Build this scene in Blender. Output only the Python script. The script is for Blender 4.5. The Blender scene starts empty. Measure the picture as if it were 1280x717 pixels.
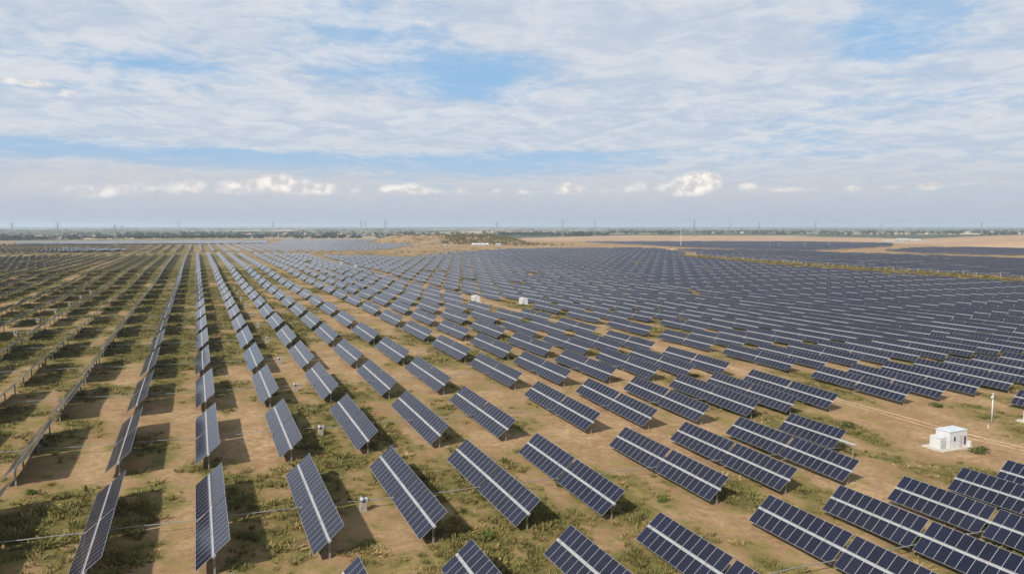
import bpy, bmesh, math, random
import numpy as np
from mathutils import Vector, Matrix

R = math.radians
random.seed(7)
rng = np.random.default_rng(11)
SC = bpy.context.scene
COL = SC.collection

# ------------------------------------------------------------------ camera
CAMZ = 36.0
FPX, YAW, PITCH = 910.0, R(23.41), math.atan((358.5 - 282.0) / 910.0)
cam_d = bpy.data.cameras.new('camera')
cam = bpy.data.objects.new('camera', cam_d)
COL.objects.link(cam)
cam.location = (0, 0, CAMZ)
cam.rotation_euler = (R(90) - PITCH, 0, -YAW)
cam_d.sensor_width = 36.0
cam_d.lens = 36.0 * FPX / 1280.0
cam_d.clip_start = 0.5
cam_d.clip_end = 200000.0
SC.camera = cam

# ------------------------------------------------------------------ light
SUN_EL = R(39)
SUN_TO = Vector((-0.85 * math.cos(SUN_EL), -0.527 * math.cos(SUN_EL), math.sin(SUN_EL))).normalized()
sun_d = bpy.data.lights.new('sun', 'SUN')
sun_d.energy = 5.0
sun_d.angle = R(1.8)
sun_d.color = (1.0, 0.93, 0.83)
sun = bpy.data.objects.new('sun', sun_d)
COL.objects.link(sun)
sun.location = (0, 0, 200)
sun.rotation_euler = SUN_TO.to_track_quat('Z', 'Y').to_euler()

SC.view_settings.view_transform = 'Standard'
SC.view_settings.look = 'None'
SC.view_settings.exposure = 0.58
SC.view_settings.gamma = 1.0
SC.view_settings.use_curve_mapping = False
try:
    SC.cycles.use_denoising = True
    SC.cycles.volume_bounces = 0
    SC.cycles.max_bounces = 6
    SC.cycles.transparent_max_bounces = 8
except Exception:
    pass


class NT:
    """small helper that writes node trees"""
    def __init__(self, tree):
        self.t = tree
        tree.nodes.clear()

    def n(self, kind, **kw):
        nd = self.t.nodes.new(kind)
        for k, v in kw.items():
            setattr(nd, k, v)
        return nd

    def link(self, a, b):
        self.t.links.new(a, b)

    def put(self, sock, v):
        if v is None:
            return
        if isinstance(v, bpy.types.NodeSocket):
            self.t.links.new(v, sock)
        else:
            if isinstance(v, tuple) and len(v) == 3 and sock.type == 'RGBA':
                v = (*v, 1.0)
            sock.default_value = v

    def m(self, op, a, b=None, c=None, clamp=False):
        nd = self.n('ShaderNodeMath', operation=op, use_clamp=clamp)
        self.put(nd.inputs[0], a)
        self.put(nd.inputs[1], b)
        self.put(nd.inputs[2], c)
        return nd.outputs[0]

    def vm(self, op, a, b=None):
        nd = self.n('ShaderNodeVectorMath', operation=op)
        self.put(nd.inputs[0], a)
        if b is not None:
            self.put(nd.inputs[1], b)
        return nd.outputs[0]

    def mix(self, f, a, b, mode='MIX'):
        nd = self.n('ShaderNodeMix', data_type='RGBA', blend_type=mode)
        self.put(nd.inputs[0], f)
        self.put(nd.inputs[6], a)
        self.put(nd.inputs[7], b)
        return nd.outputs[2]

    def noise(self, vec, scale, detail=4.0, rough=0.55, out='Fac', dist=0.0):
        nd = self.n('ShaderNodeTexNoise')
        self.put(nd.inputs['Vector'], vec)
        nd.inputs['Scale'].default_value = scale
        nd.inputs['Detail'].default_value = detail
        nd.inputs['Roughness'].default_value = rough
        nd.inputs['Distortion'].default_value = dist
        return nd.outputs[out]

    def smooth(self, v, lo, hi):
        nd = self.n('ShaderNodeMapRange', interpolation_type='SMOOTHSTEP')
        self.put(nd.inputs[0], v)
        nd.inputs[1].default_value = lo
        nd.inputs[2].default_value = hi
        return nd.outputs[0]

    def xyz(self, v):
        nd = self.n('ShaderNodeSeparateXYZ')
        self.put(nd.inputs[0], v)
        return nd.outputs

    def comb(self, x, y, z=0.0):
        nd = self.n('ShaderNodeCombineXYZ')
        self.put(nd.inputs[0], x)
        self.put(nd.inputs[1], y)
        self.put(nd.inputs[2], z)
        return nd.outputs[0]


# ------------------------------------------------------------------ sky (world)
SKY_STRENGTH = 0.085
world = bpy.data.worlds.new('World')
SC.world = world
world.use_nodes = True
w = NT(world.node_tree)
tc = w.n('ShaderNodeTexCoord')
D = tc.outputs['Generated']
dx, dy, dz = w.xyz(D)
az = w.m('ARCTAN2', dx, dy)
el = w.m('ARCSINE', dz)
zc = w.m('ADD', w.m('MAXIMUM', dz, 0.0), 0.085)
P = w.comb(w.m('DIVIDE', dx, zc), w.m('DIVIDE', dy, zc), 0.0)
sky = w.n('ShaderNodeTexSky', sky_type='NISHITA')
sky.sun_disc = False
sky.sun_elevation = SUN_EL
sky.sun_rotation = math.atan2(SUN_TO.x, SUN_TO.y)
sky.air_density = 1.0
sky.dust_density = 0.6
sky.ozone_density = 1.6


def px_az(u):
    return YAW + math.atan((u - 640) / FPX)


def px_el(v):
    return math.atan((282 - v) / FPX)


def gauss(u, v, su, sv):
    """soft spot in the sky round one azimuth and elevation"""
    a = w.m('DIVIDE', w.m('SUBTRACT', az, px_az(u)), su / FPX)
    e = w.m('DIVIDE', w.m('SUBTRACT', el, px_el(v)), sv / FPX)
    q = w.m('ADD', w.m('MULTIPLY', a, a), w.m('MULTIPLY', e, e))
    return w.m('EXPONENT', w.m('MULTIPLY', q, -1.0))


big = w.noise(w.vm('ADD', P, (3.7, 1.2, 0.0)), 0.75, 5.0, 0.55, dist=0.3)
mid = w.noise(w.vm('ADD', P, (9.1, 4.2, 2.0)), 3.2, 7.0, 0.57, dist=0.6)
rip = w.noise(w.vm('MULTIPLY', P, (1.0, 1.0, 1.0)), 13.0, 6.0, 0.62, dist=0.5)
cov = w.m('ADD', w.m('MULTIPLY', big, 1.05), w.m('MULTIPLY', mid, 0.62))
cov = w.m('ADD', cov, w.m('MULTIPLY', rip, 0.30))
cov = w.m('SUBTRACT', cov, 0.535)                       # about 0.3 on average
holes = [(575, 98, 95, 34, 0.40), (690, 85, 70, 30, 0.12), (1075, 95, 60, 38, 0.24), (1120, 78, 90, 22, 0.10), (300, 203, 330, 14, 0.27), (90, 200, 190, 14, 0.12),
         (560, 218, 170, 14, 0.22), (450, 40, 120, 40, 0.16), (960, 190, 260, 22, 0.13), (860, 155, 150, 20, 0.16), (210, 112, 90, 22, 0.15),
         (60, 138, 90, 9, 0.14), (700, 200, 120, 18, 0.1)]
for u, v, su, sv, k in holes:
    cov = w.m('SUBTRACT', cov, w.m('MULTIPLY', gauss(u, v, su, sv), k * 1.3))
for u, v, su, sv, k in [(830, 85, 190, 80, 0.26), (330, 155, 420, 30, 0.26), (90, 60, 220, 60, 0.18), (720, 30, 260, 40, 0.12), (1150, 190, 260, 40, 0.14), (760, 180, 200, 14, 0.16)]:
    cov = w.m('ADD', cov, w.m('MULTIPLY', gauss(u, v, su, sv), k))
mask = w.smooth(cov, 0.06, 0.46)
mask = w.m('MULTIPLY_ADD', mask, 0.84, 0.08)
shade = w.smooth(w.m('ADD', w.m('MULTIPLY', mid, 0.75), w.m('MULTIPLY', rip, 0.28)), 0.38, 0.66)
cloud_col = w.mix(shade, (0.55, 0.62, 0.73), (0.74, 0.765, 0.81))
base = w.vm('SCALE', sky.outputs[0])
base.node.inputs['Scale'].default_value = SKY_STRENGTH
blue = w.mix(0.80, base, (0.31, 0.555, 0.86))
col = w.mix(mask, blue, cloud_col)
# grey haze layer low over the horizon
low = w.m('EXPONENT', w.m('MULTIPLY', w.m('POWER', w.m('DIVIDE', w.m('MAXIMUM', el, 0.0), R(4.3)), 2.6), -1.0))
hz_col = w.mix(w.smooth(el, 0.0, R(3.2)), (0.475, 0.53, 0.61), (0.555, 0.595, 0.66))
col = w.mix(w.m('MULTIPLY', low, 0.93), col, hz_col)
bank = w.m('ADD', w.m('MULTIPLY', gauss(330, 234, 200, 17), 0.85), w.m('MULTIPLY', gauss(830, 238, 190, 13), 0.6))
bank = w.m('ADD', bank, w.m('MULTIPLY', gauss(60, 234, 150, 16), 0.6))
col = w.mix(w.m('MULTIPLY', bank, w.smooth(w.noise(w.comb(az, w.m('MULTIPLY', el, 2.5), 0.0), 16.0, 5.0, 0.6), 0.3, 0.62)), col, (0.63, 0.625, 0.65))
# small cumulus heads standing in that layer
puffs = [(240, 238, 26, 13, .85), (296, 238, 18, 10, 1.0), (350, 233, 30, 13, 1.35), (402, 237, 22, 9, 1.0), (492, 238, 18, 7, 1.0), (518, 237, 16, 9, .95),
         (582, 238, 12, 5, .85), (620, 239, 9, 4, .7), (652, 240, 12, 6, .75), (712, 235, 17, 7.5, 1.1), (790, 233, 20, 9, .6), (845, 238, 32, 10, .85),
         (866, 230, 20, 12, 1.7), (887, 230, 11, 10, 1.5), (932, 237, 15, 7, .95), (1000, 240, 26, 4, .6), (1063, 240, 11, 4.5, .95),
         (1157, 239, 12, 5, 1.0), (1215, 238, 40, 4, .55), (180, 240, 30, 9, .6), (450, 240, 30, 7, .6), (545, 240, 22, 6, .6), (685, 240, 22, 5, .55), (755, 240, 30, 6, .55), (970, 240, 24, 5, .5), (1110, 240, 30, 4, .5), (128, 246, 34, 9, .75), (40, 238, 50, 10, .5), (97, 143, 14, 7, .8), (22, 136, 28, 5, .8), (60, 137, 14, 4, .8)]
acc = None
for u, v, su, sv, k in puffs:
    g = w.m('MULTIPLY', gauss(u, v, su, sv), k)
    acc = g if acc is None else w.m('ADD', acc, g)
AE = w.comb(az, w.m('MULTIPLY', el, 1.25), 0.0)
pn = w.noise(AE, 44.0, 6.0, 0.6)
pn2 = w.noise(w.vm('ADD', AE, (0.006, -0.008, 0.0)), 44.0, 6.0, 0.6)
pd = w.m('ADD', acc, w.m('MULTIPLY', w.m('SUBTRACT', pn, 0.5), 1.15))
pmask = w.m('MULTIPLY', w.smooth(pd, 0.36, 0.64), w.smooth(acc, 0.10, 0.45))
plit = w.smooth(w.m('SUBTRACT', pn, pn2), -0.12, 0.16)
pcol = w.mix(plit, (0.66, 0.65, 0.67), (1.04, 0.98, 0.90))
col = w.mix(w.m('MULTIPLY', pmask, w.smooth(acc, 0.1, 1.3)), col, pcol)
bg = w.n('ShaderNodeBackground')
w.link(col, bg.inputs[0])
bg.inputs[1].default_value = 0.66
wo = w.n('ShaderNodeOutputWorld')
w.link(bg.outputs[0], wo.inputs[0])
try:
    world.cycles.sampling_method = 'MANUAL'
    world.cycles.sample_map_resolution = 1024
except Exception:
    pass


# ------------------------------------------------------------------ terrain
def vnoise(x, y, seed=0):
    """value noise on arrays, 0..1"""
    xi, yi = np.floor(x).astype(np.int64), np.floor(y).astype(np.int64)
    xf, yf = x - xi, y - yi
    xf, yf = xf * xf * (3 - 2 * xf), yf * yf * (3 - 2 * yf)

    def h(a, b):
        n = (a * 374761393 + b * 668265263 + seed * 974711) & 0x7fffffff
        n = ((n ^ (n >> 13)) * 1274126177) & 0x7fffffff
        n = (n ^ (n >> 16)) & 0xffff
        return n / 65535.0
    a = h(xi, yi) * (1 - xf) + h(xi + 1, yi) * xf
    b = h(xi, yi + 1) * (1 - xf) + h(xi + 1, yi + 1) * xf
    return a * (1 - yf) + b * yf


def fbm(x, y, seed=0, octaves=4, gain=0.55):
    s, amp, tot = 0, 1.0, 0
    for i in range(octaves):
        s = s + amp * vnoise(x * 2 ** i + 17.3 * i, y * 2 ** i - 9.1 * i, seed + i)
        tot += amp
        amp *= gain
    return s / tot


GX = np.array([-300, -100, -50, 0, 50, 100, 150, 250, 400, 600, 1000], float)
GY = np.array([0, 50, 90, 157, 250, 380, 550, 900, 1300], float)
HUB = np.array([
    [-31.0, -30.6, -31.6, -33.5, -35.0, -36.4, -37.8, -39.0, -40.0, -41.0, -42.0],
    [-30.8, -30.4, -31.4, -33.2, -34.8, -36.3, -37.6, -39.0, -40.0, -41.0, -42.0],
    [-30.5, -30.2, -31.1, -32.9, -34.7, -36.8, -38.0, -39.2, -40.0, -41.0, -42.0],
    [-30.5, -30.2, -30.8, -32.3, -33.2, -34.7, -36.5, -38.8, -40.0, -41.0, -42.0],
    [-30.5, -30.4, -30.9, -32.0, -32.6, -34.0, -36.4, -39.3, -40.4, -41.0, -42.0],
    [-31.0, -31.0, -31.5, -32.3, -32.7, -34.6, -37.6, -40.4, -41.0, -41.0, -42.0],
    [-31.5, -31.3, -31.5, -31.9, -32.8, -35.0, -37.8, -40.0, -40.5, -40.8, -41.5],
    [-34.0, -34.0, -33.8, -33.2, -33.4, -34.8, -36.8, -38.6, -39.5, -40.0, -41.0],
    [-35.2, -35.2, -35.4, -35.8, -36.0, -36.6, -37.4, -38.5, -39.0, -39.5, -40.0]])
HUBH = 2.2


def ground(x, y):
    """height of the ground; x, y arrays or numbers"""
    x = np.asarray(x, float)
    y = np.asarray(y, float)
    xc, yc = np.clip(x, GX[0], GX[-1]), np.clip(y, GY[0], GY[-1])
    i = np.clip(np.searchsorted(GX, xc) - 1, 0, len(GX) - 2)
    j = np.clip(np.searchsorted(GY, yc) - 1, 0, len(GY) - 2)
    tx = (xc - GX[i]) / (GX[i + 1] - GX[i])
    ty = (yc - GY[j]) / (GY[j + 1] - GY[j])
    z = HUB[j, i] * (1 - tx) * (1 - ty) + HUB[j, i + 1] * tx * (1 - ty) + HUB[j + 1, i] * (1 - tx) * ty + HUB[j + 1, i + 1] * tx * ty
    r = np.hypot(x, y)
    far = np.clip((r - 1300) / 1500, 0, 1)
    z = z * (1 - far) + (-39.0) * far
    und = np.clip((r - 180) / 250, 0, 1) * np.clip((3000 - r) / 1500, 0, 1)
    z = z + und * (2.2 * (fbm(x / 120.0, y / 150.0, 5, 3) - 0.5) + 3.0 * (fbm(x / 420.0, y / 420.0, 9, 2) - 0.5))
    fine = np.clip((700 - r) / 400, 0, 1)
    z = z + fine * 0.55 * (fbm(x / 7.0, y / 7.0, 61, 3) - 0.5)
    return z - HUBH + CAMZ


def gz(x, y):
    return float(ground(x, y))


CY, SY, CP, SP = math.cos(YAW), math.sin(YAW), math.cos(PITCH), math.sin(PITCH)


def ray(u, v):
    a, b = (u - 640) / FPX, -(v - 358.5) / FPX
    fy, fz = CP + b * SP, -SP + b * CP
    return np.array([a * CY + fy * SY, -a * SY + fy * CY, fz])


def at(u, v):
    """where the sight line of a photo point meets the ground"""
    d = ray(u, v)
    t = np.geomspace(15, 20000, 6000)
    below = CAMZ + d[2] * t < ground(d[0] * t, d[1] * t)
    k = int(np.argmax(below)) if below.any() else len(t) - 1
    x, y = d[0] * t[k], d[1] * t[k]
    return Vector((x, y, gz(x, y)))


def project(p):
    x, y, z = p[..., 0], p[..., 1], p[..., 2] - CAMZ
    rx, fy = x * CY - y * SY, x * SY + y * CY
    depth, up = fy * CP - z * SP, fy * SP + z * CP
    depth = np.where(depth < 1, 1e-3, depth)
    return 640 + rx / depth * FPX, 358.5 - up / depth * FPX, depth


# ------------------------------------------------------------------ materials
def pmat(name, color=(0.5, 0.5, 0.5), rough=0.6, metal=0.0, spec=0.5, var=0.0, vscale=3.0, bump=0.0, bscale=20.0):
    m = bpy.data.materials.new(name)
    m.use_nodes = True
    t = NT(m.node_tree)
    p = t.n('ShaderNodeBsdfPrincipled')
    o = t.n('ShaderNodeOutputMaterial')
    t.link(p.outputs[0], o.inputs[0])
    p.inputs['Roughness'].default_value = rough
    p.inputs['Metallic'].default_value = metal
    p.inputs['Specular IOR Level'].default_value = spec
    p.inputs['Base Color'].default_value = (*color, 1)
    tcn = t.n('ShaderNodeTexCoord')
    if var:
        f = t.noise(tcn.outputs['Object'], vscale, 5.0, 0.6)
        lo = tuple(c * (1 - var) for c in color)
        hi = tuple(min(1, c * (1 + var)) for c in color)
        t.link(t.mix(t.smooth(f, 0.3, 0.7), lo, hi), p.inputs['Base Color'])
    if bump:
        b = t.n('ShaderNodeBump')
        b.inputs['Strength'].default_value = bump
        t.link(t.noise(tcn.outputs['Object'], bscale, 4.0), b.inputs['Height'])
        t.link(b.outputs[0], p.inputs['Normal'])
    return m


M = {}
M['tube'] = pmat('galvanised_tube', (0.25, 0.255, 0.26), 0.5, 0.15, var=0.12, vscale=1.5)
M['steel'] = pmat('galvanised_steel', (0.24, 0.22, 0.19), 0.55, 0.35, var=0.2, vscale=2.0)
M['shaft'] = pmat('shaft_steel', (0.20, 0.20, 0.195), 0.5, 0.3, var=0.2, vscale=0.5)
M['back'] = pmat('panel_backsheet', (0.13, 0.13, 0.13), 0.6)
M['edge'] = pmat('panel_edge', (0.28, 0.28, 0.28), 0.5, 0.2)
M['motor'] = pmat('motor_casing', (0.26, 0.265, 0.255), 0.5, 0.2, var=0.2)
M['white_paint'] = pmat('white_paint', (0.43, 0.44, 0.45), 0.5, var=0.08, vscale=1.5)
M['roof_paint'] = pmat('pale_roof_paint', (0.40, 0.43, 0.45), 0.5, var=0.08, vscale=1.2)
M['concrete'] = pmat('concrete', (0.36, 0.33, 0.28), 0.85, var=0.2, vscale=2.5, bump=0.2)
M['pedestal'] = pmat('weathered_concrete', (0.24, 0.22, 0.185), 0.9, var=0.25, vscale=2.0)
M['dark'] = pmat('dark_metal', (0.05, 0.05, 0.055), 0.6)
M['grey_paint'] = pmat('grey_paint', (0.33, 0.34, 0.35), 0.5, var=0.1)
M['pink_paint'] = pmat('faded_pink_paint', (0.40, 0.33, 0.33), 0.5, var=0.1)
M['pylon'] = pmat('pylon_steel', (0.23, 0.24, 0.25), 0.55, 0.4)
M['post_paint'] = pmat('pale_post', (0.30, 0.235, 0.115), 0.8, var=0.2, vscale=1.0)
M['house_wall'] = pmat('house_wall', (0.30, 0.29, 0.275), 0.8, var=0.1, vscale=0.3)
M['house_roof'] = pmat('house_roof', (0.34, 0.20, 0.15), 0.8, var=0.2, vscale=0.3)
M['wood'] = pmat('dark_wood', (0.05, 0.04, 0.032), 0.9)
M['bark'] = pmat('bark', (0.09, 0.065, 0.045), 0.9, var=0.3, vscale=4)


def glass_material():
    m = bpy.data.materials.new('solar_glass')
    m.use_nodes = True
    t = NT(m.node_tree)
    p = t.n('ShaderNodeBsdfPrincipled')
    o = t.n('ShaderNodeOutputMaterial')
    t.link(p.outputs[0], o.inputs[0])
    uv = t.n('ShaderNodeUVMap', uv_map='UVMap').outputs[0]
    u, v, _ = t.xyz(uv)
    fu = t.m('FRACT', u)
    eu = t.m('MINIMUM', fu, t.m('SUBTRACT', 1.0, fu))
    ev = t.m('MINIMUM', v, t.m('SUBTRACT', 1.0, v))
    frame = t.m('MAXIMUM', t.m('LESS_THAN', eu, 0.020), t.m('LESS_THAN', ev, 0.013))
    cu = t.m('FRACT', t.m('MULTIPLY', fu, 6.0))
    cv = t.m('FRACT', t.m('MULTIPLY', v, 12.0))
    cell = t.m('MAXIMUM', t.m('LESS_THAN', cu, 0.06), t.m('LESS_THAN', cv, 0.08))
    isl = t.n('ShaderNodeNewGeometry').outputs['Random Per Island']
    mod = t.n('ShaderNodeTexWhiteNoise', noise_dimensions='2D')
    t.link(t.comb(t.m('FLOOR', u), t.m('MULTIPLY', isl, 91.0)), mod.inputs['Vector'])
    c = t.mix(mod.outputs['Value'], (0.0020, 0.0034, 0.0125), (0.0046, 0.0064, 0.0210))
    c = t.mix(t.m('MULTIPLY', cell, 0.6), c, (0.05, 0.052, 0.065))
    # thin film of dust, heavier in some places
    g = t.n('ShaderNodeNewGeometry').outputs['Position']
    dust = t.smooth(t.noise(g, 0.05, 4.0, 0.6), 0.3, 0.75)
    c = t.mix(t.m('MULTIPLY_ADD', dust, 0.012, 0.001), c, (0.35, 0.30, 0.24))
    c = t.mix(frame, c, (0.25, 0.255, 0.265))
    t.link(c, p.inputs['Base Color'])
    t.link(t.m('MULTIPLY_ADD', frame, 0.28, 0.12), p.inputs['Roughness'])
    p.inputs['IOR'].default_value = 1.45
    p.inputs['Specular IOR Level'].default_value = 0.32
    return m


M['glass'] = glass_material()


def ground_material():
    m = bpy.data.materials.new('steppe_ground')
    m.use_nodes = True
    t = NT(m.node_tree)
    p = t.n('ShaderNodeBsdfPrincipled')
    o = t.n('ShaderNodeOutputMaterial')
    t.link(p.outputs[0], o.inputs[0])
    p.inputs['Roughness'].default_value = 0.95
    p.inputs['Specular IOR Level'].default_value = 0.1
    g = t.n('ShaderNodeNewGeometry').outputs['Position']
    att = t.n('ShaderNodeAttribute', attribute_name='grass').outputs['Fac']
    fine = t.noise(g, 0.9, 7.0, 0.65)
    fine2 = t.noise(t.vm('ADD', g, (31.0, 7.0, 0.0)), 0.28, 6.0, 0.62)
    sand = t.mix(t.smooth(t.noise(g, 0.11, 6.0, 0.6), 0.32, 0.68), (0.235, 0.150, 0.078), (0.345, 0.240, 0.135))
    sand = t.mix(t.smooth(fine, 0.38, 0.62), t.mix(0.55, sand, (0.135, 0.082, 0.043)), sand)
    sand = t.mix(t.smooth(fine2, 0.36, 0.60), t.mix(0.40, sand, (0.15, 0.09, 0.046)), sand)
    gm = t.m('ADD', att, t.m('MULTIPLY', t.m('SUBTRACT', fine2, 0.5), 1.5))
    gm = t.m('ADD', gm, t.m('MULTIPLY', t.m('SUBTRACT', fine, 0.5), 0.9))
    dry = t.mix(t.smooth(fine2, 0.35, 0.65), (0.115, 0.085, 0.030), (0.185, 0.140, 0.055))
    green = t.mix(t.smooth(fine, 0.35, 0.65), (0.055, 0.052, 0.016), (0.110, 0.096, 0.030))
    near = t.mix(t.smooth(gm, 0.32, 0.56), sand, dry)
    near = t.mix(t.smooth(gm, 0.50, 0.80), near, green)
    # the far plain: a patchwork of pale and green fields
    x, y, z = t.xyz(g)
    d = t.m('SQRT', t.m('ADD', t.m('MULTIPLY', x, x), t.m('MULTIPLY', y, y)))
    vo = t.n('ShaderNodeTexVoronoi')
    t.link(t.vm('MULTIPLY', g, (0.0011, 0.0017, 0.0)), vo.inputs['Vector'])
    vo.inputs['Scale'].default_value = 1.0
    h = t.xyz(vo.outputs['Color'])[0]
    cr = t.n('ShaderNodeValToRGB')
    cr.color_ramp.interpolation = 'CONSTANT'
    e = cr.color_ramp.elements
    e[0].position, e[0].color = 0.0, (0.048, 0.062, 0.036, 1)
    e[1].position, e[1].color = 0.28, (0.24, 0.195, 0.125, 1)
    for pos, c in ((0.45, (0.075, 0.088, 0.045, 1)), (0.66, (0.055, 0.065, 0.040, 1)), (0.84, (0.36, 0.28, 0.18, 1))):
        k = e.new(pos)
        k.color = c
    t.link(h, cr.inputs[0])
    plain = t.mix(t.smooth(t.noise(g, 0.004, 6.0, 0.6), 0.45, 0.8), cr.outputs[0], (0.085, 0.085, 0.055))
    c = t.mix(t.smooth(d, 1900.0, 2700.0), near, plain)
    t.link(c, p.inputs['Base Color'])
    b = t.n('ShaderNodeBump')
    b.inputs['Strength'].default_value = 0.55
    b.inputs['Distance'].default_value = 0.25
    t.link(t.m('ADD', fine, t.m('MULTIPLY', fine2, 1.6)), b.inputs['Height'])
    t.link(b.outputs[0], p.inputs['Normal'])
    return m


M['ground'] = ground_material()


def leaf_material(name, attr='tint'):
    m = bpy.data.materials.new(name)
    m.use_nodes = True
    t = NT(m.node_tree)
    a = t.n('ShaderNodeAttribute', attribute_name=attr).outputs['Color']
    p = t.n('ShaderNodeBsdfPrincipled')
    p.inputs['Roughness'].default_value = 0.8
    p.inputs['Specular IOR Level'].default_value = 0.15
    t.link(a, p.inputs['Base Color'])
    tr = t.n('ShaderNodeBsdfTranslucent')
    t.link(a, tr.inputs[0])
    mx = t.n('ShaderNodeMixShader')
    mx.inputs[0].default_value = 0.25
    t.link(p.outputs[0], mx.inputs[1])
    t.link(tr.outputs[0], mx.inputs[2])
    o = t.n('ShaderNodeOutputMaterial')
    t.link(mx.outputs[0], o.inputs[0])
    return m


M['leaf'] = leaf_material('leaves')


# ------------------------------------------------------------------ mesh helpers
class MB:
    """collects boxes, tubes and facets, then links them as ONE mesh object"""
    def __init__(self):
        self.v, self.f, self.mi, self.uv = [], [], [], []

    def quad(self, pts, mi=0, uv=None):
        k = len(self.v)
        self.v += [tuple(p) for p in pts]
        self.f.append(tuple(range(k, k + len(pts))))
        self.mi.append(mi)
        self.uv.append(uv or [(0.5, 0.5)] * len(pts))

    def box(self, c, s, rot=None, mi=0, taper=1.0):
        hx, hy, hz = s[0] / 2, s[1] / 2, s[2] / 2
        pts = []
        for zz, k in ((-hz, 1.0), (hz, taper)):
            for xx, yy in ((-hx, -hy), (hx, -hy), (hx, hy), (-hx, hy)):
                p = Vector((xx * k, yy * k, zz))
                if rot is not None:
                    p = rot @ p
                pts.append(p + Vector(c))
        b = len(self.v)
        self.v += [tuple(p) for p in pts]
        for q in ((3, 2, 1, 0), (4, 5, 6, 7), (0, 1, 5, 4), (1, 2, 6, 5), (2, 3, 7, 6), (3, 0, 4, 7)):
            self.f.append(tuple(b + i for i in q))
            self.mi.append(mi)
            self.uv.append([(0.5, 0.5)] * 4)

    def tube(self, path, r, n=8, mi=0, r2=None):
        path = [Vector(p) for p in path]
        b = len(self.v)
        m = len(path)
        for i, p in enumerate(path):
            d = (path[min(i + 1, m - 1)] - path[max(i - 1, 0)]).normalized()
            a = d.orthogonal().normalized()
            c = d.cross(a)
            rr = r if r2 is None else r + (r2 - r) * i / max(1, m - 1)
            for k in range(n):
                t = 2 * math.pi * k / n
                self.v.append(tuple(p + a * rr * math.cos(t) + c * rr * math.sin(t)))
        for i in range(m - 1):
            for k in range(n):
                k2 = (k + 1) % n
                self.f.append((b + i * n + k, b + i * n + k2, b + (i + 1) * n + k2, b + (i + 1) * n + k))
                self.mi.append(mi)
                self.uv.append([(0.5, 0.5)] * 4)
        for ring, rev in ((0, True), (m - 1, False)):
            q = [b + ring * n + k for k in range(n)]
            self.f.append(tuple(reversed(q)) if rev else tuple(q))
            self.mi.append(mi)
            self.uv.append([(0.5, 0.5)] * n)

    def build(self, name, mats, parent=None, smooth=False):
        me = bpy.data.meshes.new(name)
        me.from_pydata(self.v, [], self.f)
        for m in (mats if isinstance(mats, (list, tuple)) else [mats]):
            me.materials.append(m)
        me.polygons.foreach_set('material_index', self.mi)
        l = me.uv_layers.new(name='UVMap')
        l.data.foreach_set('uv', [c for f in self.uv for q in f for c in q])
        if smooth:
            me.polygons.foreach_set('use_smooth', [True] * len(self.f))
        me.update()
        o = bpy.data.objects.new(name, me)
        COL.objects.link(o)
        if parent:
            o.parent = parent
        return o


def mesh_np(name, verts, faces, mats, mi=None, uv=None, tint=None):
    """big quad or triangle mesh from arrays, linked as ONE object"""
    me = bpy.data.meshes.new(name)
    nf, k = faces.shape
    me.vertices.add(len(verts))
    me.vertices.foreach_set('co', np.ascontiguousarray(verts, np.float32).ravel())
    me.loops.add(nf * k)
    me.loops.foreach_set('vertex_index', np.ascontiguousarray(faces, np.int32).ravel())
    me.polygons.add(nf)
    me.polygons.foreach_set('loop_start', np.arange(0, nf * k, k, dtype=np.int32))
    for m in (mats if isinstance(mats, (list, tuple)) else [mats]):
        me.materials.append(m)
    if mi is not None:
        me.polygons.foreach_set('material_index', np.ascontiguousarray(mi, np.int32))
    if uv is not None:
        l = me.uv_layers.new(name='UVMap')
        l.data.foreach_set('uv', np.ascontiguousarray(uv, np.float32).ravel())
    if tint is not None:
        a = me.color_attributes.new('tint', 'FLOAT_COLOR', 'POINT')
        a.data.foreach_set('color', np.ascontiguousarray(np.concatenate([tint, np.ones((len(tint), 1))], 1), np.float32).ravel())
    me.update(calc_edges=True)
    o = bpy.data.objects.new(name, me)
    COL.objects.link(o)
    return o


def tag(o, label=None, cat=None, group=None, kind=None):
    if label:
        o['label'] = label
    if cat:
        o['category'] = cat
    if group:
        o['group'] = group
    if kind:
        o['kind'] = kind
    return o


def empty(name, loc, rz=0.0):
    o = bpy.data.objects.new(name, None)
    COL.objects.link(o)
    o.location = loc
    o.rotation_euler = (0, 0, rz)
    o.empty_display_size = 0.5
    return o


def copy_tree(o, parent=None):
    c = o.copy()
    COL.objects.link(c)
    c.parent = parent
    for ch in list(o.children):
        copy_tree(ch, c)
    return c


# ------------------------------------------------------------------ ground sheet
COLX = np.sort(np.array([-10.78, 0.59, 12.03, 23.57, 35.29, 47.04, 63.58, 75.74, 87.72, 99.9, 110.0, 121.0, -22.8, -34.0, -45.0, -56.0, -67.0]
                        + [-83.5 - 11.4 * k for k in range(20)] + [143.0 + 12.0 * k for k in range(52)]))


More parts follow.
